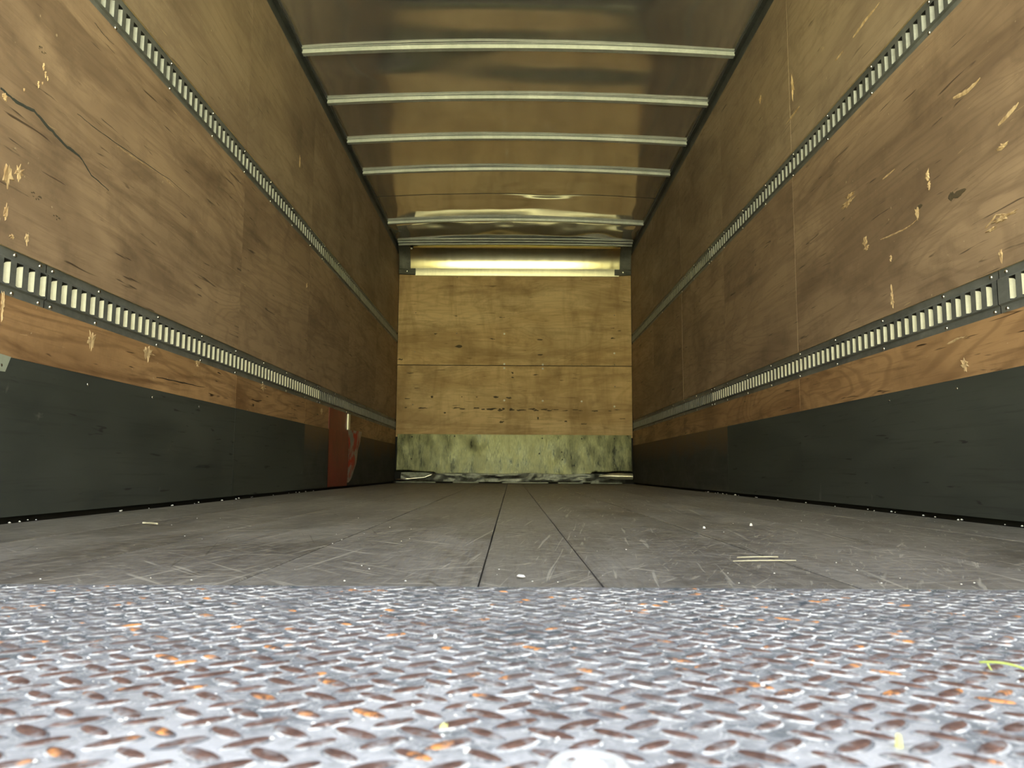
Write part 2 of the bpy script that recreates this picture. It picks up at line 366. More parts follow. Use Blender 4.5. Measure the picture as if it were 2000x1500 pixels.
# front bulkhead
b = MB(); b.box(-1.32, 1.32, 8.16, 8.24, -.1, 2.64); wb = structure(b.build('wall_back', M_dark))
for z0, z1 in ((.470, 1.2155), (1.2225, 2.19)):
    b = MB(); b.box(-1.226, 1.226, YB, 8.16, z0, z1, 1, {2: 0}); b.build('plywood_panel', [M_back, M_dark], wb)

# ------------------------------------------------------------------ tread plate with raised lugs
plate = thing('tread_plate', 'rust-flecked steel tread plate across the open tail of the box', 'floor plate')
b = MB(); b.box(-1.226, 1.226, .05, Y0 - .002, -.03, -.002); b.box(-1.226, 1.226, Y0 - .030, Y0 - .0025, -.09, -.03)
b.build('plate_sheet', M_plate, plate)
def lug_mesh(mb, cx, cy, ang, ln=.0235, wd=.0064, h=.0019, z=-.002):
    ca, sa = math.cos(ang), math.sin(ang); n = 12; rings = []
    for (fl, fw_, hh) in ((1.30, 1.95, .00006), (1.12, 1.40, h * .5), (.98, 1.0, h * .88), (.72, .5, h)):
        rg = []
        for k in range(n):
            t = 2 * math.pi * k / n; a, c_ = math.cos(t), math.sin(t)
            px = ln / 2 * fl * a; py = wd / 2 * fw_ * math.copysign(abs(c_) ** 1.15, c_)
            rg.append((cx + px * ca - py * sa, cy + px * sa + py * ca, z + hh))
        rings.append(rg)
    vs = [p for r_ in rings for p in r_]
    for g_ in range(3):
        mb.add(rings[g_] + rings[g_ + 1], [(k, (k + 1) % n, n + (k + 1) % n, n + k) for k in range(n)], 1 if g_ < 1 else 0)
    mb.add(rings[3], [tuple(range(n))], 0)
PX, PY, A = .0325, .0310, R(37)
protos = []
for sgn in (1, -1):
    b = MB(); lug_mesh(b, 0, 0, sgn * A); protos.append(b.mesh('tread_lug', [M_lug, M_skirt], True))
pos = []
for i in range(-40, 41):
    for j in range(0, 30):
        for q in (0, 1):
            x = -.2980 + PX * (i + .5 * q); y = .3779 + PY * (j - 8 + .5 * q)
            if abs(x) < 1.205 and .075 < y < Y0 - .018: pos.append((x, y, q))
def scaled(me, k):
    c_ = me.copy(); c_.transform(Matrix.Diagonal((k, k, 1, 1))); return c_
variants = [[scaled(p, k) for k in (.82, .92, 1.0, 1.08)] for p in protos]
vis = lambda x, y: abs((x - CAM.x) * FPX / (y * .994 - .014)) < 1010 and y > .35
near = sorted([p for p in pos if vis(p[0], p[1])], key=lambda p: p[1])[:300]
ns = set(near)
for x, y, q in near:
    if abs(x - .0095) < .012 and abs(y - .364) < .012: continue
    # one diagonal per sub-lattice
    put('tread_lug', random.choice(variants[1 - q]), plate, (x + random.uniform(-.0009, .0009), y + random.uniform(-.0009, .0009), 0), random.uniform(-.06, .06))
b = MB()
for p in pos:
    if p not in ns: k = random.uniform(.82, 1.08); lug_mesh(b, p[0] + random.uniform(-.001, .001), p[1] + random.uniform(-.001, .001), (-A if p[2] == 0 else A) + random.uniform(-.07, .07), .0235 * k, .0064 * k)
o = b.build('tread_lugs', [M_lug, M_skirt], plate, True); o['kind'] = 'stuff'
b = MB()
n = 20
for r0, r1, z0, z1 in ((.019, .0165, -.0019, .0012), (.0165, .0125, .0012, .0012), (.0125, .0118, .0012, -.0006), (.0118, .009, -.0006, -.0004), (.009, .0055, -.0004, .0022)):
    b.add([(.0095 + r_ * math.cos(2 * math.pi * k / n), .364 + r_ * math.sin(2 * math.pi * k / n), z) for r_, z in ((r0, z0), (r1, z1)) for k in range(n)],
          [(k, (k + 1) % n, n + (k + 1) % n, n + k) for k in range(n)])
b.add([(.0095 + .0055 * math.cos(2 * math.pi * k / n), .364 + .0055 * math.sin(2 * math.pi * k / n), .0022) for k in range(n)], [tuple(range(n))])
m = N('dusty_weld'); M_weld = m.out(m.mix(m.noise((1, 1, 1), 160, 4), (.38, .38, .36), (.66, .66, .63)), .7)
o = b.build('plug_weld', M_weld, plate, True); o['label'] = 'dusty round plug weld'

# ------------------------------------------------------------------ slotted cargo tracks
PITCHS = .0481
def rail_mesh(side, y0, y1, zc, ph, dull):
    """steel rail with real slots and a pocket behind each"""
    h = .0575; ZF = zc - h, zc - h + .021, zc - h + .025, zc + h - .025, zc + h - .021, zc + h
    xf, xc = W2 + .005, W2 - .001          # flange and raised centre
    b = MB(); X = lambda x: side * x
    ys = []
    k0 = math.ceil((y0 + .015 - ph) / PITCHS); y = ph + k0 * PITCHS
    while y < y1 - .015: ys.append(y); y += PITCHS
    def strip(za, xa, zb, xb):
        b.add([(X(xa), y0, za), (X(xa), y1, za), (X(xb), y1, zb), (X(xb), y0, zb)], [(0, 1, 2, 3)])
    strip(ZF[0], xf, ZF[1], xf); strip(ZF[1], xf, ZF[2], xc); strip(ZF[3], xc, ZF[4], xf); strip(ZF[4], xf, ZF[5], xf)
    strip(ZF[0], xf + .004, ZF[0], xf); strip(ZF[5], xf, ZF[5], xf + .004)
    hz0, hz1, hw = zc - .0295, zc + .0295, .0125
    q = lambda a, c_, za, zb: b.add([(X(xc), a, za), (X(xc), c_, za), (X(xc), c_, zb), (X(xc), a, zb)], [(0, 1, 2, 3)])
    q(y0, y1, ZF[2], hz0); q(y0, y1, hz1, ZF[3])
    last = y0
    for s_ in ys:
        q(last, s_ - hw, hz0, hz1); last = s_ + hw
        D = W2 + .024; a, c_ = s_ - hw, s_ + hw
        for f in (((xc, a, hz0), (D, a, hz0), (D, a, hz1), (xc, a, hz1)), ((xc, c_, hz0), (D, c_, hz0), (D, c_, hz1), (xc, c_, hz1)),
                  ((xc, a, hz0), (xc, c_, hz0), (D, c_, hz0), (D, a, hz0)), ((xc, a, hz1), (xc, c_, hz1), (D, c_, hz1), (D, a, hz1)),
                  ((D, a, hz0), (D, c_, hz0), (D, c_, hz1), (D, a, hz1))):
            b.add([(X(p[0]), p[1], p[2]) for p in f], [(0, 1, 2, 3)], 1)
    q(last, y1, hz0, hz1)
    return b, ys
def lip_into(b, side, y, zc):
    """pale tongue rolled in from the far edge of a slot"""
    X = lambda x: side * x; hw = .0125; pr = []
    for k in range(6):
        t = k / 5 * math.pi / 2
        pr.append((W2 - .001 + .0085 * math.sin(t) * 1.0, hw - .007 * (1 - math.cos(t)) - .0 * k))
    pr.append((W2 + .0105, hw - .0080))
    zlo = [-.0268, -.0268, -.0268, -.0268, -.0265, -.0258, -.0235]; zhi = [.0255, .0255, .0253, .0248, .0240, .0228, .0200]
    vs = []
    for (x, dy), a, c_ in zip(pr, zlo, zhi): vs += [(X(x), y + dy, zc + a), (X(x), y + dy, zc + c_)]
    vs += [(X(W2 + .0105), y + hw - .0060, zc - .0235), (X(W2 + .0105), y + hw - .0065, zc + .02)]
    n_ = len(vs) // 2
    b.add(vs, [(2 * i, 2 * i + 1, 2 * i + 3, 2 * i + 2) for i in range(n_ - 1)])
lipm = {}
for s_ in (-1, 1):
    for dl in (0, 1, 2):
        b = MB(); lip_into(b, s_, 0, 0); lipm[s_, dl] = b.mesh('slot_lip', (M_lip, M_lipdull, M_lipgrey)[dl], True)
screwm = {}
for s_ in (-1, 1):
    b = MB(); b.dome((0, 0, 0), (-s_, 0, 0), .0062, .0042); screwm[s_] = b.mesh('screw', M_screw, True)
HI = {-1: 'on red-patched wall', 1: 'on wall without red'}
for side in (-1, 1):
    for zc, hn in (((ZL0 + ZL1) / 2, 'lower'), ((ZU0 + ZU1) / 2, 'upper')):
        for y0, y1, sn in ((.50, 1.986, 'tail'), (1.989, 4.879, 'middle'), (4.882, YB - .012, 'deep')):
            if hn == 'upper' and sn == 'tail': continue
            where = {'tail': 'short tail length', 'middle': 'long middle length',
                     'deep': 'dull far length'}[sn]
            t = thing('cargo_track', '%s slotted track %s, %s' % (hn, HI[side], where), 'track', 'slotted cargo tracks on the side walls')
            t.location = (side * W2, y0, zc)
            rb, ys = rail_mesh(side, y0, y1, zc, 1.8235 + (.006 if side > 0 else 0), sn == 'deep')
            ro = rb.build('rail', [M_track, M_pocket], t); ro.matrix_parent_inverse = Matrix.Translation(-t.location)
            if sn == 'deep':
                lb = MB()
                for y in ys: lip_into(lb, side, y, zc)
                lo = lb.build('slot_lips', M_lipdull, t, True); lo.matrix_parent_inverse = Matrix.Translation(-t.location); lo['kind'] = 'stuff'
            else:
                for y in ys:
                    if sn == 'tail' and y < 1.5: continue
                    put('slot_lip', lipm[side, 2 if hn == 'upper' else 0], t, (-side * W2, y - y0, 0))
            yy = [y0 + .028, y1 - .028] if sn != 'tail' else [y1 - .028]
            y = 2.245
            while y < y1 - .1:
                if y > y0 + .1: yy.append(y)
                y += .385
            if sn == 'tail': yy.append(1.86)
            for y in yy:
                for dz in (-.0475, .0475):
                    put('screw', screwm[side], t, (side * .005, y - y0 + random.uniform(-.006, .006), dz))

# ------------------------------------------------------------------ roof bows
def bow(y, label, mat=M_bow):
    prof = [(-.034, .024), (-.034, .021), (-.021, .020), (-.017, 0), (.017, 0), (.021, .020), (.034, .021), (.034, .024)]
    b = MB(); n = 40; vs = []
    for i in range(n + 1):
        x = -1.222 + 2.444 * i / n; zz = 2.463 + .040 * (1 - (x / 1.24) ** 2)
        vs += [(x, y + p, zz + q) for p, q in prof]
    k = len(prof)
    b.add(vs, [(i * k + j, i * k + (j + 1) % k, (i + 1) * k + (j + 1) % k, (i + 1) * k + j) for i in range(n) for j in range(k)] + [tuple(range(k)), tuple(n * k + j for j in range(k))])
    o = b.build('roof_bow', mat); thing('roof_bow', label, 'roof bow', 'bows across the roof', o)
bow(BOWS[0], 'pale galvanised roof bow nearest the open tail, widest and brightest in view')
bow(BOWS[1], 'galvanised roof bow, second in from the open tail')
bow(BOWS[2], 'galvanised roof bow, third in, halfway between tail and dented sheet')
bow(BOWS[3], 'galvanised roof bow just ahead of the long dented roof sheet with the lap')
bow(BOWS[4], 'deepest roof bow, under the rippled mirror-like sheet by the front header')

# ------------------------------------------------------------------ front header, cove, flashing
hd = thing('front_header', 'ribbed grey header bar across the roof above the metal cove', 'header')
b = MB()
for yy, zz, r_ in ((7.868, 2.492, .012), (7.905, 2.476, .011), (7.952, 2.463, .013)):
    b.tube([(-1.215 + 2.43 * i / 30, yy, zz + .030 * (1 - ((-1.215 + 2.43 * i / 30) / 1.24) ** 2) * .5) for i in range(31)], r_, 10)
b.build('rib', M_bow, hd, True)
b = MB(); prof = [(7.85, 2.515), (7.868, 2.502), (7.905, 2.486), (7.952, 2.474), (7.965, 2.50), (7.965, 2.545), (7.85, 2.545)]
vs = [(x, p, q + (.02 if abs(x) < 1 else 0) * 0) for x in (-1.222, 1.222) for p, q in prof]; k = len(prof)
b.add(vs, [(j, (j + 1) % k, k + (j + 1) % k, k + j) for j in range(k)] + [tuple(range(k)), tuple(range(k, 2 * k))]); b.build('header_body', M_rail, hd)

cv = thing('front_cove', 'mirror-bright curved metal cove above the bulkhead plywood', 'cove')
CP = []
for i in range(25):
    t = i / 24; a = R(4 + 80 * t)         # from flat under the roof to nearly upright at the bulkhead
    CP.append(a)
pts = [(7.962, 2.474)]
L = .335 / 24
for a in CP: pts.append((pts[-1][0] + L * math.cos(a), pts[-1][1] - L * math.sin(a)))
sy = (8.116 - 7.962) / (pts[-1][0] - 7.962); sz = (2.474 - 2.249) / (2.474 - pts[-1][1])
pts = [(7.962 + (p - 7.962) * sy, 2.474 - (2.474 - q) * sz) for p, q in pts]
def cove_pt(x0, x1):
    def P(u, v):
        i = min(int(v * 25), 24); f = v * 25 - i
        y = pts[i][0] * (1 - f) + pts[i + 1][0] * f; z = pts[i][1] * (1 - f) + pts[i + 1][1] * f
        x = x0 + (x1 - x0) * u
        return (x, y - .0012 * noise.noise(Vector((x * 1.5, v * 2, 1))), z)
    return P
b = MB(); b.grid(cove_pt(-1.106, 1.108), 60, 50); b.build('cove_sheet', M_cove, cv, True)
for x0, x1 in ((-1.226, -1.107), (1.109, 1.226)):
    b = MB(); b.grid(lambda u, v: tuple(Vector(cove_pt(x0, x1)(u, v)) + Vector((0, -.004, -.002))), 4, 50); b.build('end_plate', M_beadgrey, cv, True)
    xm = -1 if x0 < 0 else 1
    b = MB(); xa, xb = sorted((xm * 1.226, xm * 1.05))
    n = 10; vs = []
    for i in range(n + 1):
        x = xa + (xb - xa) * i / n; sag = .012 * ((abs(x) - 1.05) / .176) ** 2
        vs += [(x, 8.085, 2.243 - sag), (x, 8.085, 2.180 + sag * .5), (x, 8.118, 2.180 + sag * .5), (x, 8.118, 2.243 - sag)]
    b.add(vs, [(i * 4 + k, i * 4 + (k + 1) % 4, i * 4 + 4 + (k + 1) % 4, i * 4 + 4 + k) for i in range(n) for k in range(4)] + [(0, 1, 2, 3), tuple(n * 4 + k for k in range(4))])
    b.dome((xm * 1.14, 8.085, 2.212), (0, -1, 0), .010, .006, 10, 1); b.build('corner_bracket', [M_beadgrey, M_screw], cv)
b = MB()
b.grid(lambda u, v: (-1.054 + 2.15 * u, 8.098 - .003 * math.sin(v * 3.1) + .0006 * noise.noise(Vector((u * 30, v, 0))), 2.249 - .078 * v), 60, 4)
b.grid(lambda u, v: (-1.054 + 2.15 * u, 8.098 + .022 * v, 2.171), 1, 1); b.grid(lambda u, v: (-1.054 + 2.15 * u, 8.098 + .022 * v, 2.249), 1, 1)
b.build('flashing', M_flash, cv, True)
def vpix(y, z):
    d = Vector((-1.1, y, z)) - CAM; return 750 - FPX * d.dot(_u2) / d.dot(_fw)
ry, rz_ = min(pts, key=lambda p: abs(vpix(*p) - 484)); rx = back_at(804, 484, ry)[0]
b = MB(); b.dome((rx, ry - .010, rz_ - .010), (0, -.6, -.8), .018, .003, 14, 0); b.dome((rx, ry - .0125, rz_ - .0125), (0, -.6, -.8), .011, .006, 12, 1)  # daylight through a small hole, put in as a white dome
o = b.build('daylight_dot', [M_dark, M_white], cv, True); o['label'] = 'painted white dot for a daylight hole, with a dark ring'

# screws in the bulkhead
scr = [(893, 541.8), (1136, 545), (812, 611), (892, 651), (985, 652), (1200, 616), (810, 687), (1200, 690), (985, 711), (1060, 712), (1136, 712), (1200, 712), (985, 719), (1060, 720),
       (1201, 755), (985, 782), (1060, 783), (1136, 784), (1200, 794), (806, 790)]
big = {(985, 652), (985, 711), (985, 719), (1060, 712), (1060, 720), (985, 782), (1060, 783), (1136, 784), (1200, 690), (1200, 794)}
for q in scr:
    x, z = back_at(*q); b = MB(); b.dome((x, YB, z), (0, -1, 0), .0105 if q in big else .007, .005, 10)
    b.build('screw', M_white if q in big else M_screw, wb, True)

def mark(px, py, w_, h_, seed=0, mat=None):
    x, z = back_at(px, py); rnd = random.Random(seed or int(px * 7 + py)); k = .00527; n = 12
    o_ = []
    for q in range(n):
        t = 2 * math.pi * q / n; r_ = rnd.uniform(.5, 1.15); o_.append((x + w_ * k / 2 * r_ * math.cos(t), z + h_ * k / 2 * r_ * math.sin(t) + .15 * h_ * k * rnd.uniform(-1, 1)))
    b = MB(); b.add([(p, YB, q) for p, q in o_] + [(p, YB - .0012, q) for p, q in o_], [(q, (q + 1) % n, n + (q + 1) % n, n + q) for q in range(n)] + [tuple(range(n, 2 * n))])
    b.build('scuff', mat or M_mark, wb)
for q in ((800, 728.6, 20, 2), (1046, 732, 12, 2), (1001, 728, 6, 5), (1001, 737, 6, 3), (969, 775.5, 12, 4), (994, 777, 16, 4), (844, 775.5, 7, 5), (796, 778.7, 14, 2), (815, 758, 14, 1.5),
          (980, 824, 10, 5), (1051, 816.6, 4, 8), (1105, 823, 7, 4), (961, 662, 12, 2.5), (1054, 663.4, 13, 3), (1055, 693, 15, 3), (896, 677, 18, 6), (890, 617, 10, 1.5), (980, 620, 14, 2),
          (1196, 661, 11, 3), (851, 652, 8, 3), (781, 702, 13, 3), (1196, 641, 9, 1.6), (1210, 646, 10, 1.6), (902, 775, 3, 3), (931, 775.5, 4, 3), (1122, 739, 14, 1.6), (1097, 743, 8, 1.6), (869, 806, 5, 3), (1216, 818, 18, 2), (1140, 828, 14, 2)):
    mark(*q)
for k in range(46):
    px = 784 + 448 * (k + random.random()) / 46; big_ = math.exp(-((px - 1005) / 90) ** 2)
    if random.random() < .45 + .55 * big_: mark(px, 799.5 + (px - 1000) * .012 + random.uniform(-2, 2), random.uniform(5, 19), random.uniform(1, 3) + 4 * big_ * random.random(), 900 + k)

# ------------------------------------------------------------------ kick sheet and crumpled flashing under the bulkhead
kp = thing('kick_sheet', 'scuffed dented metal kick sheet under the bulkhead plywood', 'sheet')
def kick(u, v):
    x = -1.208 + 2.42 * u; z = .103 + .394 * v
    if v < .03: z += .010 * noise.noise(Vector((x * 3, 0, 0))) + (.012 if abs(x) > .8 else -.004)
    low = (1 - v) ** 2
    d = .034 * low * (1 + .3 * noise.noise(Vector((x * 1.5, z * 2, 4)))) + .004 * noise.noise(Vector((x * 3.2, z * 4, 0))) + .0020 * noise.noise(Vector((x * 10, z * 9, 3)))
    d += .012 * bump2(x, z, -.36, .41, .075, .09) + .008 * bump2(x, z, .42, .27, .10, .10) + .006 * bump2(x, z, .55, .20, .07, .07)
    return (x, YB - .006 - max(d, -.004), z)
b = MB(); b.grid(kick, 130, 26); b.build('sheet', M_kick, kp, True)
for px, py in ((805, 853), (888, 852), (1059, 856), (1136, 857), (1200, 857), (804, 896), (1053, 886), (1097, 883), (1098, 898)):
    x, z = back_at(px, py); b = MB(); y = kick((x + 1.208) / 2.42, (z - .103) / .394)[1]
    b.dome((x, y - .0006, z), (0, -1, 0), .0075, .004, 10); b.build('screw', M_dark, kp, True)
cf = thing('crumpled_flashing', 'torn crumpled strip of metal flashing lying at the foot of the bulkhead', 'flashing')
def crump(u, v):
    x = -1.16 + 2.30 * u
    z = .012 + (.088 + .012 * noise.noise(Vector((x * 2.4, 0, 5)))) * v
    y = 8.075 + .03 * v + .022 * noise.noise(Vector((x * 4.5, z * 14, 2))) + .010 * abs(noise.noise(Vector((x * 11, z * 20, 6))))
    return (x, min(y, 8.102), z)
b = MB(); b.grid(crump, 110, 8); b.build('crushed_web', M_crump, cf)
b = MB(); e = [back_at(772, 937, 8.03), (back_at(800, 935, 8.03)), back_at(828, 932.5, 8.03), back_at(840, 928, 8.03), back_at(850, 923.5, 8.03)]
b.tube([(x, 8.03 + .006 * i, z) for i, (x, z) in enumerate(e)], [.010, .011, .010, .011, .008], 10); b.build('rolled_edge', M_screw, cf, True)
b = MB()
def curl(u, v):
    x = .865 + .345 * u; z = .042 + .075 * v * (math.sin(min(u * 2.4, 1.57)) * .9 + .1) + .030 * (1 - min(u * 2, 1)) - .012 * u * v
    return (x, 8.045 - .035 * math.sin(3.1 * v) * (.4 + .6 * u), z)
b.grid(curl, 20, 10); b.build('curled_tongue', M_flash, cf, True)
b = MB()
for x0, x1 in ((-1.20, -.80), (-.62, -.36), (-.12, .35), (.45, .70), (.78, 1.1)): b.box(x0, x1, 8.03, 8.05, .001, .010)
b.build('sill_scrap', M_crump, cf)

# ------------------------------------------------------------------ red painted repair on the left wall
rp = thing('repair_plate', 'red painted metal plate with a bent chipped edge on the side wall', 'plate')
y0, z0 = wall_at(-1, 641, 838); y1, _ = wall_at(-1, 676, 838)
zt = wall_at(-1, 641, 800)[1]
b = MB(); b.box(-W2 + .0005, -W2 + .004, y0, y1 + .05, wall_at(-1, 660, 841)[1], ZL0 - .002); o = b.build('upper_board', M_red, rp); o['label'] = 'dull red board'
def redp(u, v):
    y = y0 + (y1 - y0) * u; z = .014 + (wall_at(-1, 660, 841)[1] - .014) * v
    return (-W2 + .006 + .010 * u + .006 * math.sin(v * 3) * u, y, z)
b = MB(); b.grid(redp, 8, 16); o = b.build('lower_plate', M_red, rp, True)
def redf(u, v):
    zmax = wall_at(-1, 680, 841)[1]; z = .035 + (zmax - .035) * v
    wv = (.12 + .88 * v ** .6)
    y = y1 + (.27 * wv) * u; 
    return (-W2 + .016 + .050 * math.sin(u * 1.9) * wv + .010 * noise.noise(Vector((u * 3, v * 4, 1))), y, z)
b = MB(); b.grid(redf, 10, 16); o = b.build('bent_edge', M_redchip, rp, True); o['label'] = 'bent edge with paint chipped to bare metal'
b = MB(); ya = wall_at(-1, 677.5, 815)[0]; yb = wall_at(-1, 681, 815)[0]
b.box(-W2, -W2 + .012, ya, yb, wall_at(-1, 680, 840)[1], ZL0 - .004); o = b.build('batten', M_flash, rp); o['label'] = 'pale narrow strip'

# ------------------------------------------------------------------ torn and gouged places in the plywood (parts of the walls)
def panel_at(side, y, z):
    for sd, a, b_, c_, d, o in panels:
        if sd == side and a - .01 <= y <= b_ + .01 and c_ - .03 <= z <= d + .03: return o
    return walls[side]
def chip(side, px, py, wy, wz, mat=M_chip, name='splinter', jag=1.0, th=.003, lean=0.0, seed=0):
    y, z = wall_at(side, px, py); rnd = random.Random(seed or (px * 13 + py)); n = 18; b = MB(); o_, i_ = [], []
    for k in range(n):
        t = 2 * math.pi * k / n; r_ = 1 + jag * (rnd.uniform(.45, 1.12) * (.75 if k % 2 else 1.1) - 1)
        dy, dz = wy / 2 * r_ * math.cos(t), wz / 2 * r_ * math.sin(t); dy += lean * dz
        if dz < 0: dy *= 1 + 1.1 * dz / wz
        o_.append((side * (W2 - .0002), y + dy, z + dz)); i_.append((side * (W2 - th * rnd.uniform(.2, 1.3)), y + dy * .72, z + dz * .8))
    cp = (side * (W2 - th * .5), y, z)
    b.add(o_ + i_ + [cp], [(k, (k + 1) % n, n + (k + 1) % n, n + k) for k in range(n)] + [(n + k, n + (k + 1) % n, 2 * n) for k in range(n)])
    return b.build(name, mat, panel_at(side, y, z))
for a in ((-1, 8, 190, .035, .028), (-1, 14, 345, .045, .085), (-1, 36, 338, .05, .05), (-1, 10, 415, .022, .055), (-1, 22, 462, .03, .018), (-1, 52, 466, .03, .04),
          (-1, 84, 131, .010, .022), (-1, 88, 145, .010, .022), (-1, 92, 153, .008, .014), (-1, 74, 165, .010, .018), (-1, 46, 175, .006, .012), (-1, 82, 162, .006, .012),
          (-1, 178, 665, .055, .062), (-1, 4, 598, .02, .07), (-1, 288, 690, .11, .060), (-1, 385, 710, .06, .035), (-1, 514, 757, .11, .055), (-1, 628, 803, .10, .06),
          (-1, 599, 557, .03, .03), (-1, 585, 315, .02, .10),
          (1, 1660, 383, .10, .022), (1, 1655, 398, .16, .030), (1, 1690, 472, .055, .045), (1, 1693, 484, .05, .03), (1, 1792, 415, .035, .045), (1, 1812, 345, .03, .05),
          (1, 1815, 363, .02, .03), (1, 1743, 588, .035, .050), (1, 1742, 570, .018, .05), (1, 1885, 712, .05, .045), (1, 1960, 425, .12, .018), (1, 1936, 449, .05, .012),
          (1, 1548, 170, .05, .12), (1, 1485, 195, .06, .04), (1, 1740, 505, .02, .03), (1, 1955, 500, .025, .05), (1, 1958, 285, .05, .015)):
    chip(*a)
for a in ((1, 1872, 379, .085, .022), (1, 1858, 384, .04, .03), (1, 1795, 405, .05, .016), (-1, 70, 383, .07, .022), (-1, 110, 425, .05, .015), (-1, 82, 98, .05, .02), (1, 1300, 660, .03, .03), (-1, 590, 330, .04, .07)):
    chip(*a, mat=M_mark, name='scuff', th=.0012, jag=.4)
def ribbon(side, pxs, wd, mat, name, th=.0015):
    pts_ = [wall_at(side, *p) for p in pxs]; pp = []
    for (a, b_), n_ in zip(zip(pts_, pts_[1:]), [5] * 20):
        for k in range(n_): pp.append((a[0] + (b_[0] - a[0]) * k / n_, a[1] + (b_[1] - a[1]) * k / n_))
    pp.append(pts_[-1]); b = MB(); vs = []
    for i, (y, z) in enumerate(pp):
        t = i / (len(pp) - 1); h = wd / 2 * (.25 + .75 * math.sin(math.pi * min(1, .15 + t * .85))) * (1 + .5 * noise.noise(Vector((i * .9, wd * 300, side))))
        zz = z + .003 * noise.noise(Vector((i * .55, 3, side)))
        vs += [(side * W2, y, zz - h), (side * (W2 - th), y, zz), (side * W2, y, zz + h)]
    b.add(vs, [(i * 3 + k, i * 3 + k + 1, i * 3 + k + 4, i * 3 + k + 3) for i in range(len(pp) - 1) for k in (0, 1)])
    return b.build(name, mat, panel_at(side, *pts_[0]))
ribbon(-1, [(0, 172), (30, 198), (66, 217), (100, 255), (125, 282), (155, 305), (178, 342), (212, 372)], .022, M_paint, 'crack')
ribbon(-1, [(228, 286), (262, 308), (300, 333)], .006, M_chip, 'scratch')
ribbon(-1, [(318, 345), (340, 366)], .009, M_chip, 'scratch')
ribbon(-1, [(150, 222), (185, 250), (250, 296), (330, 350), (370, 385)], .006, M_paint, 'crack')
ribbon(-1, [(184, 44), (200, 65), (222, 88)], .006, M_paint, 'crack')
ribbon(-1, [(305, 737), (360, 748), (400, 757)], .007, M_dark, 'crack')
ribbon(1, [(1666, 73), (1690, 40), (1718, 5)], .013, M_chip, 'scratch')
ribbon(1, [(1632, 118), (1648, 98)], .010, M_chip, 'scratch')
ribbon(1, [(1535, 243), (1562, 207)], .014, M_chip, 'scratch')
ribbon(1, [(1862, 192), (1890, 178), (1915, 152)], .013, M_chip, 'scratch')
ribbon(1, [(1950, 244), (1975, 218), (1990, 200)], .012, M_chip, 'scratch')
ribbon(1, [(1948, 293), (1968, 280)], .012, M_chip, 'scratch')
ribbon(1, [(1720, 468), (1745, 458), (1775, 443), (1795, 425)], .005, M_chip, 'scratch')
ribbon(1, [(1724, 350), (1748, 330)], .006, M_chip, 'scratch')
ribbon(1, [(1850, 672), (1870, 662), (1890, 656)], .006, M_chip, 'scratch')
ribbon(1, [(1925, 445), (1945, 421), (1985, 416)], .008, M_chip, 'scratch')
# buckled lip under the lower left track and the taped corner of the charcoal board
tp = thing('tape_patch', 'small pale grey-green tape patch at the top of the charcoal board', 'tape')
y, z = wall_at(-1, 4, 702)
b = MB(); b.add([(-W2 + .003, y - .05, z + .014), (-W2 + .003, y + .028, z + .010), (-W2 + .003, y + .010, z - .028), (-W2 + .003, y - .05, z - .03)], [(0, 1, 2, 3)])
b.add([(-W2 + .0005, y - .05, z + .014), (-W2 + .0005, y + .028, z + .010), (-W2 + .0005, y + .010, z - .028), (-W2 + .0005, y - .05, z - .03)], [(0, 1, 2, 3)])
b.build('tape_face', M_tape, tp)
# screw heads in the charcoal boards
for sd, px, py in ((-1, 171, 751), (-1, 297, 776), (-1, 1, 713), (-1, 388, 794), (1, 1870, 759), (1, 1738, 783)):
    y, z = wall_at(sd, px, py); b = MB(); b.dome((sd * (W2 - .0), y, z), (-sd, 0, 0), .0055, .004, 10); b.build('screw', M_screw, panel_at(sd, y, z), True)

# ------------------------------------------------------------------ small loose things on the floor and plate
x0, y0_ = floor_at(1914, 1304); x1, y1_ = floor_at(2030, 1338)
b = MB(); n = 14; vs = []
for i in range(n + 1):
    t = i / n; x = x0 + (x1 - x0) * t; y = y0_ + (y1_ - y0_) * t; hw = .0008 + .0014 * math.sin(math.pi * min(1, t * .9 + .05))
    z = .0035 + .004 * math.sin(t * 2.6)
    vs += [(x, y - hw, z), (x, y, z - .0006), (x, y + hw, z + .0004), (x, y, z + .0009)]
b.add(vs, [(i * 4 + k, i * 4 + (k + 1) % 4, i * 4 + 4 + (k + 1) % 4, i * 4 + 4 + k) for i in range(n) for k in range(4)] + [(0, 1, 2, 3), tuple(n * 4 + k for k in range(4))])
g = thing('grass_blade', 'bright green grass blade lying on the rusty tread plate', 'grass blade')
b.build('blade', M_grass, g, True)
b = MB(); b.tube([(x0 + .004, y0_ - .001, .004), (x0 + .003, y0_ - .006, .0015), (x0 + .0025, y0_ - .009, .0006)], [.0006, .0005, .0003], 6); b.build('side_shoot', M_grass, g, True)
def flake(px, py, l, wd, h, mat, name, label, cat, ang=0, base=0.0, group=None):
    x, y = floor_at(px, py, base); b = MB(); rnd = random.Random(px + py); n = 9; ca, sa = math.cos(ang), math.sin(ang); lo, hi = [], []
    for k in range(n):
        t = 2 * math.pi * k / n; r_ = rnd.uniform(.75, 1.1); a, c_ = l / 2 * r_ * math.cos(t), wd / 2 * r_ * math.sin(t)
        lo.append((x + a * ca - c_ * sa, y + a * sa + c_ * ca, base)); hi.append((x + .7 * (a * ca - c_ * sa), y + .7 * (a * sa + c_ * ca), base + h * rnd.uniform(.7, 1.1)))
    b.add(lo + hi, [(k, (k + 1) % n, n + (k + 1) % n, n + k) for k in range(n)] + [tuple(range(n, 2 * n)), tuple(range(n))])
    return thing(name, label, cat, group, b.build(name, mat))
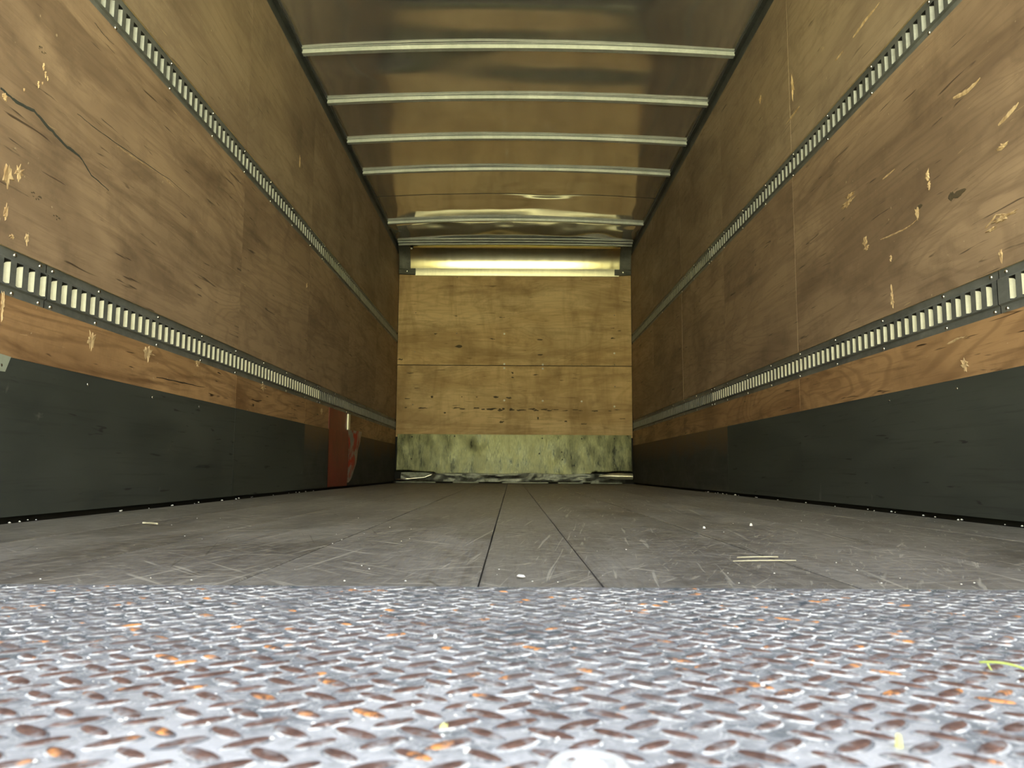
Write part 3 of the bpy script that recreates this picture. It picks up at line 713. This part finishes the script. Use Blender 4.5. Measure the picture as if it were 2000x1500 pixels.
flake(867, 1425, .0058, .0040, .0030, M_leaf, 'leaf_scrap', 'pale yellow-green leaf scrap on the plate beside a rusty lug, centre', 'leaf', .4, -.002)
flake(1757, 1459, .0048, .0042, .0058, M_leaf, 'leaf_scrap', 'upright yellow leaf scrap on the plate, nearest the grass blade', 'leaf', .9, -.002)
flake(913, 1471, .0042, .0034, .0026, M_pale, 'paint_chip', 'white chip on the plate in front of the leaf scrap', 'chip', 0, -.002)
flake(1017, 1126, .0080, .016, .0022, M_pale, 'paint_flake', 'white flake on the wooden floor just behind the tread plate', 'flake', .6)
flake(850, 1246, .0036, .004, .003, M_pale, 'pebble', 'tiny white pebble on the tread plate by a dark lug', 'pebble', 0, -.002)
flake(1490, 1345, .004, .004, .003, M_pale, 'pebble', 'tiny white pebble between lugs short of the grass blade', 'pebble', 0, -.002)
flake(1467, 1027, .008, .008, .006, M_pale, 'pebble', 'lone bright crumb on the dim floor boards, deeper one of two', 'pebble')
flake(1375, 1032, .007, .007, .005, M_pale, 'pebble', 'lone bright crumb on the dim floor boards, left of another', 'pebble')
for (pa, pb, r_, lab) in (((279, 1023), (307, 1025), .0022, 'thin pale straw lying crosswise on the grey floor below the painted board'),
                          ((1440, 1090), (1520, 1089), .0010, 'long pale straw on the floor, upper of a crossing pair'),
                          ((1432, 1097), (1555, 1096), .0009, 'longest pale straw on the floor, lower of a crossing pair')):
    a, c_ = floor_at(*pa), floor_at(*pb); b = MB()
    b.tube([(a[0] + (c_[0] - a[0]) * t, a[1] + (c_[1] - a[1]) * t + .004 * math.sin(3 * t), r_) for t in (0, .25, .5, .75, 1)], r_, 6)
    thing('straw', lab, 'straw', 'straws on the floor', b.build('straw', M_straw, smooth=True))
b = MB()
def crumb(x, y, r_, z):
    rnd = random.random; p = [(x + r_ * (1 + .5 * rnd()), y, z + r_ * .5), (x - r_, y, z + r_ * .6), (x, y + r_, z + r_ * .5), (x, y - r_ * (1 + .4 * rnd()), z + r_ * .5), (x, y, z + r_ * 1.3), (x, y, z)]
    b.add(p, [(0, 2, 4), (2, 1, 4), (1, 3, 4), (3, 0, 4), (2, 0, 5), (1, 2, 5), (3, 1, 5), (0, 3, 5)])
for k in range(520):
    y = random.uniform(.36, .90); crumb(random.uniform(-.68, .68) * y, y, random.choice((.0005, .0007, .0009, .0014)), -.002)
for k in range(110):
    y = .93 + 2.6 * random.random() ** 2.2; crumb(random.uniform(-1.15, 1.15), y, random.choice((.0006, .0009, .0013)), .0003)
for k in range(60):
    y = random.uniform(1.4, 5); crumb(random.choice((-1, 1)) * random.uniform(1.19, 1.222), y, random.uniform(.002, .0045), 0.0003)
o = b.build('grit', M_pale); o['kind'] = 'stuff'; o['label'] = 'pale grit scattered over plate and floor'; o['category'] = 'grit'
